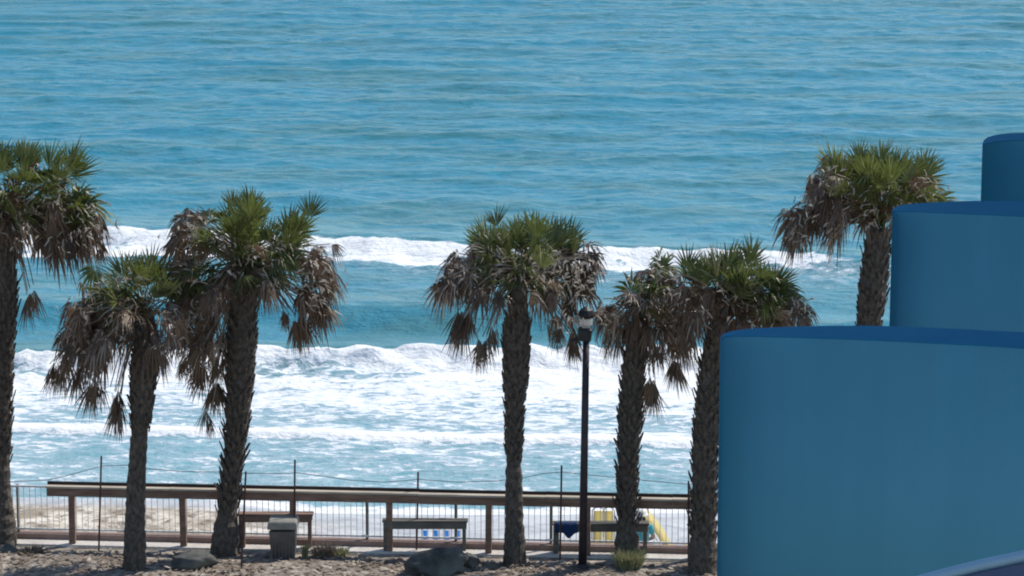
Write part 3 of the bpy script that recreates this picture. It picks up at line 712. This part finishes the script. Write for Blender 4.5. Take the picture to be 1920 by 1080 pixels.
# ------------------------------------------------------------------ beach chairs and people
def lounge(px, toprow, Y, w_, back_deg, rz, mat, label, group, name='beach_chair', sc=1.0, seatlen=0.5):
    x = (px-960)/F*(Y*math.cos(PITCH)+14*math.sin(PITCH)); z = beach_z(x, Y); bk = R(back_deg); sc = (D(px, toprow, Y).z-z)/(0.34+math.sin(bk)*0.8+0.10)
    e = empty(name, (x, Y, z), rz); tag(e, label, 'beach chair', group)
    A = Matrix.Translation(e.location) @ e.rotation_euler.to_matrix().to_4x4()
    L_ = lambda a, b, c: A @ Vector((a*sc, b*sc, c*sc))
    bh = 0.80
    tip = (-math.cos(bk)*bh, 0.34+math.sin(bk)*bh)          # y, z
    for sx in (-1, 1):
        mb = MB(); mb.tube([L_(sx*w_/2, 0.05, 0.32), L_(sx*w_/2, tip[0], tip[1])], 0.018*sc, 6); mb.build('back_frame', M['whitemetal'], e)
        mb = MB(); mb.tube([L_(sx*w_/2, 0.0, 0.34), L_(sx*w_/2, seatlen, 0.36)], 0.018*sc, 6); mb.build('seat_frame', M['whitemetal'], e)
        for a, b in ((0.02, -0.18), (seatlen-0.05, seatlen+0.10)):
            mb = MB(); mb.tube([L_(sx*w_/2, a, 0.35), L_(sx*w_/2, b, -0.03)], 0.017*sc, 6); mb.build('leg', M['whitemetal'], e)
    arc = [L_(w_/2*math.cos(t)*-1, tip[0]-0.03*math.sin(t), tip[1]+0.10*math.sin(t)) for t in [math.pi*i/8 for i in range(9)]]
    mb = MB(); mb.tube(arc, 0.018*sc, 6); mb.build('top_hoop', M['whitemetal'], e)
    mb = MB(); n = 6
    vs = [L_(sx*(w_/2-0.03), 0.03+(tip[0]-0.03)*i/n+0.05*math.sin(math.pi*i/n), 0.36+(tip[1]-0.36)*i/n) for i in range(n+1) for sx in (-1, 1)]
    mb.add(vs, [(2*i, 2*i+1, 2*i+3, 2*i+2) for i in range(n)])
    o = mb.build('backrest', mat, e, smooth=True); q = o.modifiers.new('t', 'SOLIDIFY'); q.thickness = 0.02
    mb = MB(); vs = [L_(sx*(w_/2-0.03), 0.03+(seatlen-0.03)*i/n, 0.36-0.05*math.sin(math.pi*i/n)) for i in range(n+1) for sx in (-1, 1)]
    mb.add(vs, [(2*i, 2*i+1, 2*i+3, 2*i+2) for i in range(n)])
    o = mb.build('seat', mat, e, smooth=True); q = o.modifiers.new('t', 'SOLIDIFY'); q.thickness = 0.02
    return e
gb = 'blue beach chairs on the sand behind the bench'
for k, (px, lab) in enumerate(((797, 'leftmost of the blue beach chairs seen under the middle bench'), (817, 'second from left of the blue beach chairs seen under the middle bench'),
                               (837, 'third from left of the blue beach chairs seen under the middle bench'), (858, 'rightmost of the blue beach chairs seen under the middle bench'))):
    lounge(px, 988, 53.2, 0.20, 78, 0.0, M['bluefab'], lab, gb, sc=0.85)
gy_ = 'yellow beach chairs behind the railing'
lounge(1121, 948, 53.2, 0.26, 82, 0.05, M['yellow'], 'upright yellow beach chair left of the slender palm, farther from its trunk', gy_, sc=1.22)
lounge(1142, 948, 53.2, 0.24, 82, -0.05, M['yellow'], 'upright yellow beach chair touching the left side of the slender palm trunk', gy_, sc=1.22)
lounge(1248, 957, 52.6, 0.5, 55, R(-110), M['yellow'], 'reclined yellow beach lounger with white legs right of the slender palm', gy_, sc=0.80, seatlen=0.42)

# seated person in a teal shirt and white hat
def skinned(name, verts, edges, radii, mat, parent, loc):
    me = bpy.data.meshes.new(name); me.from_pydata([tuple(Vector(v)) for v in verts], edges, [])
    o = bpy.data.objects.new(name, me); COL.objects.link(o); o.parent = parent
    o.modifiers.new('skin', 'SKIN')
    for i, r_ in enumerate(radii):
        sv = me.skin_vertices[0].data[i]; sv.radius = (r_, r_) if not isinstance(r_, tuple) else r_; sv.use_root = (i == 0)
    ss = o.modifiers.new('sub', 'SUBSURF'); ss.levels = 2; ss.render_levels = 2
    me.materials.append(mat)
    return o
px_, Yp = 1203, 52.0
xp = (px_-960)/F*(Yp*math.cos(PITCH)+14*math.sin(PITCH)); zp = D(px_, 960, Yp).z-1.22
e = empty('beach_chair', (xp, Yp, zp)); tag(e, 'low beach chair under the seated person in the teal shirt', 'beach chair')
mb = MB(); mb.box((xp, Yp, zp+0.36), (0.46, 0.46, 0.04)); mb.build('seat', M['whitecloth'], e, bevel=.01)
mb = MB(); mb.box((xp, Yp-0.24, zp+0.55), (0.46, 0.03, 0.26)); mb.build('backrest', M['whitecloth'], e, bevel=.01)
for sx in (-1, 1):
    for sy in (-1, 1):
        mb = MB(); mb.tube([(xp+sx*.2, Yp+sy*.2, zp+.345), (xp+sx*.22, Yp+sy*.24, zp-.12)], 0.016, 6); mb.build('leg', M['whitemetal'], e)
pr = empty('person', (xp, Yp, zp)); pr['label'] = 'person in teal shirt and white hat seated behind the slender palm, facing the sea'; pr['category'] = 'person'
bodyv = [(0,0,.46),(0,0,.62),(0,.01,.80),(0,.02,.95),(0,.03,1.02),(0,.05,1.10),
         (-.10,.05,.44),(-.13,.42,.46),(-.13,.48,.06),(-.13,.60,.02),(.10,.05,.44),(.13,.42,.46),(.13,.48,.06),(.13,.60,.02),
         (-.17,.01,.93),(-.25,.05,.68),(-.17,.28,.58),(-.15,.35,.56),(.17,.01,.93),(.25,.05,.68),(.17,.28,.58),(.15,.35,.56),(0,.05,1.18)]
bede = [(0,1),(1,2),(2,3),(3,4),(4,5),(5,22),(0,6),(6,7),(7,8),(8,9),(0,10),(10,11),(11,12),(12,13),(3,14),(14,15),(15,16),(16,17),(3,18),(18,19),(19,20),(20,21)]
brad = [(.15,.12),(.14,.11),(.16,.12),(.12,.09),.05,.085,.09,.065,.04,.035,.09,.065,.04,.035,.06,.045,.035,.03,.06,.045,.035,.03,.07]
skinned('body', bodyv, bede, brad, M['skin'], pr, None)
skinned('shirt', [(0,0,.47),(0,0,.62),(0,.01,.80),(0,.02,.94),(-.17,.01,.92),(-.23,.04,.74),(.17,.01,.92),(.23,.04,.74)],
        [(0,1),(1,2),(2,3),(3,4),(4,5),(3,6),(6,7)], [(.17,.14),(.16,.13),(.18,.14),(.13,.10),.075,.062,.075,.062], M['teal'], pr, None)
skinned('shorts', [(0,.02,.44),(-.11,.08,.44),(-.13,.32,.46),(.11,.08,.44),(.13,.32,.46)], [(0,1),(1,2),(0,3),(3,4)], [(.16,.12),.105,.085,.105,.085], M['towel'], pr, None)
skinned('hair', [(0,.03,1.10),(0,-.0,1.06),(0,.0,.98)], [(0,1),(1,2)], [.105,.09,.06], M['hair'], pr, None)
mb = MB(); c = Vector((xp, Yp+.04, zp+1.15))
mb.tube([c+Vector((0,0,z)) for z in (0, .008, .012, .06, .10, .115)], [.16, .165, .115, .108, .08, .02], 16); mb.build('hat', M['whitecloth'], pr, smooth=True)

# ------------------------------------------------------------------ hotel with curved blue balconies
hz = 11.5
hotel = empty('hotel_building', (7.0, 14.0, 0)); tag(hotel, 'blue stucco hotel wing with stepped curved balcony walls', 'building')
def balcony(front, back, ztop, tail):
    """front/back: photo points on the near and far rim of the parapet top"""
    Fp = [G(x, y, ztop) for x, y in front]; Bp = [G(x, y, ztop) for x, y in back]
    def dense(P, n=40):
        P = [Vector(p) for p in P]; out = []
        for i in range(len(P)-1):
            p0 = P[max(i-1, 0)]; p1 = P[i]; p2 = P[i+1]; p3 = P[min(i+2, len(P)-1)]
            for k in range(6):
                t = k/6; out.append(0.5*((2*p1)+(-p0+p2)*t+(2*p0-5*p1+4*p2-p3)*t*t+(-p0+3*p1-3*p2+p3)*t**3))
        out.append(P[-1]); return out
    loop = dense(Fp) + dense(Bp)[::-1][:-1] if False else dense(Fp)+list(reversed(dense(Bp)))
    # drop duplicated joint
    L = [loop[0]]
    for p in loop[1:]:
        if (p-L[-1]).length > 0.004: L.append(p)
    if (L[0]-L[-1]).length < 0.004: L.pop()
    n = len(L); cap = 0.006
    zb = ztop-2.1
    mb = MB(); vs = [(p.x, p.y, ztop-cap) for p in L]+[(p.x, p.y, zb) for p in L]
    mb.add(vs, [(i, (i+1) % n, n+(i+1) % n, n+i) for i in range(n)]+[tuple(range(n-1, -1, -1)), tuple(range(n, 2*n))])
    b = mb.build('balcony', M['bluewall'], hotel, smooth=False)
    for p_ in b.data.polygons:
        if len(p_.vertices) == 4: p_.use_smooth = True
    mb = MB(); cen = Vector((sum(p.x for p in L)/n, sum(p.y for p in L)/n, 0))
    vs = [(p.x, p.y, ztop) for p in L]+[(p.x, p.y, ztop-cap+0.0005) for p in L]
    mb.add(vs, [tuple(range(n))]+[(i, n+i, n+(i+1) % n, (i+1) % n) for i in range(n)]+[tuple(range(2*n-1, n-1, -1))])
    mb.build('coping', M['bluecap'], b)
    # floor slab behind the parapet
    x0, x1 = min(p.x for p in L), max(p.x for p in L); y1 = max(p.y for p in L)
    mb = MB(); mb.box(((x0+0.35+x1+2)/2, y1+0.9, zb+0.9), (x1+2-x0-0.35, 1.75, 0.2)); mb.build('slab', M['bluewall'], b)
    return b
balcony([(1350, 646), (1353, 636), (1362, 631), (1400, 629.5), (1500, 632), (1640, 637), (1780, 644), (1920, 652), (2150, 668), (2400, 690)],
        [(1350, 646), (1351, 634), (1358, 625.5), (1380, 619.5), (1420, 615.5), (1520, 611.5), (1640, 611), (1780, 616), (1920, 623), (2150, 634), (2400, 648)], 11.5, 0)
balcony([(1673, 402), (1676, 396), (1690, 396), (1730, 397), (1800, 400), (1920, 405), (2100, 415)],
        [(1673, 402), (1674, 393), (1684, 386), (1710, 382), (1780, 378), (1840, 376.5), (1920, 378), (2100, 386)], 11.5, 0)
balcony([(1842, 280), (1844, 272), (1852, 268), (1880, 264), (1950, 262), (2100, 266)],
        [(1842, 280), (1842.5, 268), (1848, 260), (1862, 254), (1885, 250.5), (1920, 249), (2000, 249), (2100, 252)], 11.5, 0)
mb = MB(); mb.box((8.2, 15.0, 11.0), (6.2, 18.0, 22.0)); mb.build('wall', M['bluewall'], hotel)
mb = MB()
for zz in (3.0, 6.2, 9.4, 12.6, 15.8, 19.0): mb.box((5.08, 15.0, zz), (0.05, 17.6, 0.18))
mb.build('floor_band', M['bluecap'], hotel)
for k, yy in enumerate((8.6, 11.8, 15.0, 18.2, 21.4)):
    for zz in (4.7, 7.9, 11.0, 14.3, 17.5):
        mb = MB(); mb.box((5.085, yy, zz), (0.04, 1.8, 2.2)); f = mb.build('window', M['whitemetal'], hotel)
        mb = MB(); mb.box((5.06, yy-0.42, zz), (0.02, 0.78, 2.0)); mb.box((5.06, yy+0.42, zz), (0.02, 0.78, 2.0)); mb.build('pane', M['darkpanel'], f)

# near handrail crossing the lower right corner
pts = [D(x, y, 9.0) for x, y in ((1560, 1150), (1640, 1117), (1700, 1096), (1760, 1079), (1840, 1059), (1920, 1042), (2000, 1027), (2120, 1008))]
hr = empty('balcony_handrail', (pts[0].x, 9.0, 9.6)); tag(hr, 'pale metal handrail crossing the bottom right corner in front of the blue wall', 'handrail')
mb = MB(); mb.tube(pts, 0.019, 12); mb.build('rail', M['rail'], hr, smooth=True)
mb = MB()
mb.add([p+Vector((0, 0.0, -0.022)) for p in pts]+[Vector((p.x, 9.0, 9.0)) for p in pts], [(i, i+1, len(pts)+i+1, len(pts)+i) for i in range(len(pts)-1)])
o = mb.build('panel', M['bluepanel'], hr); q = o.modifiers.new('t', 'SOLIDIFY'); q.thickness = 0.02  # added sheet; darkness under the rail put into its dull colour
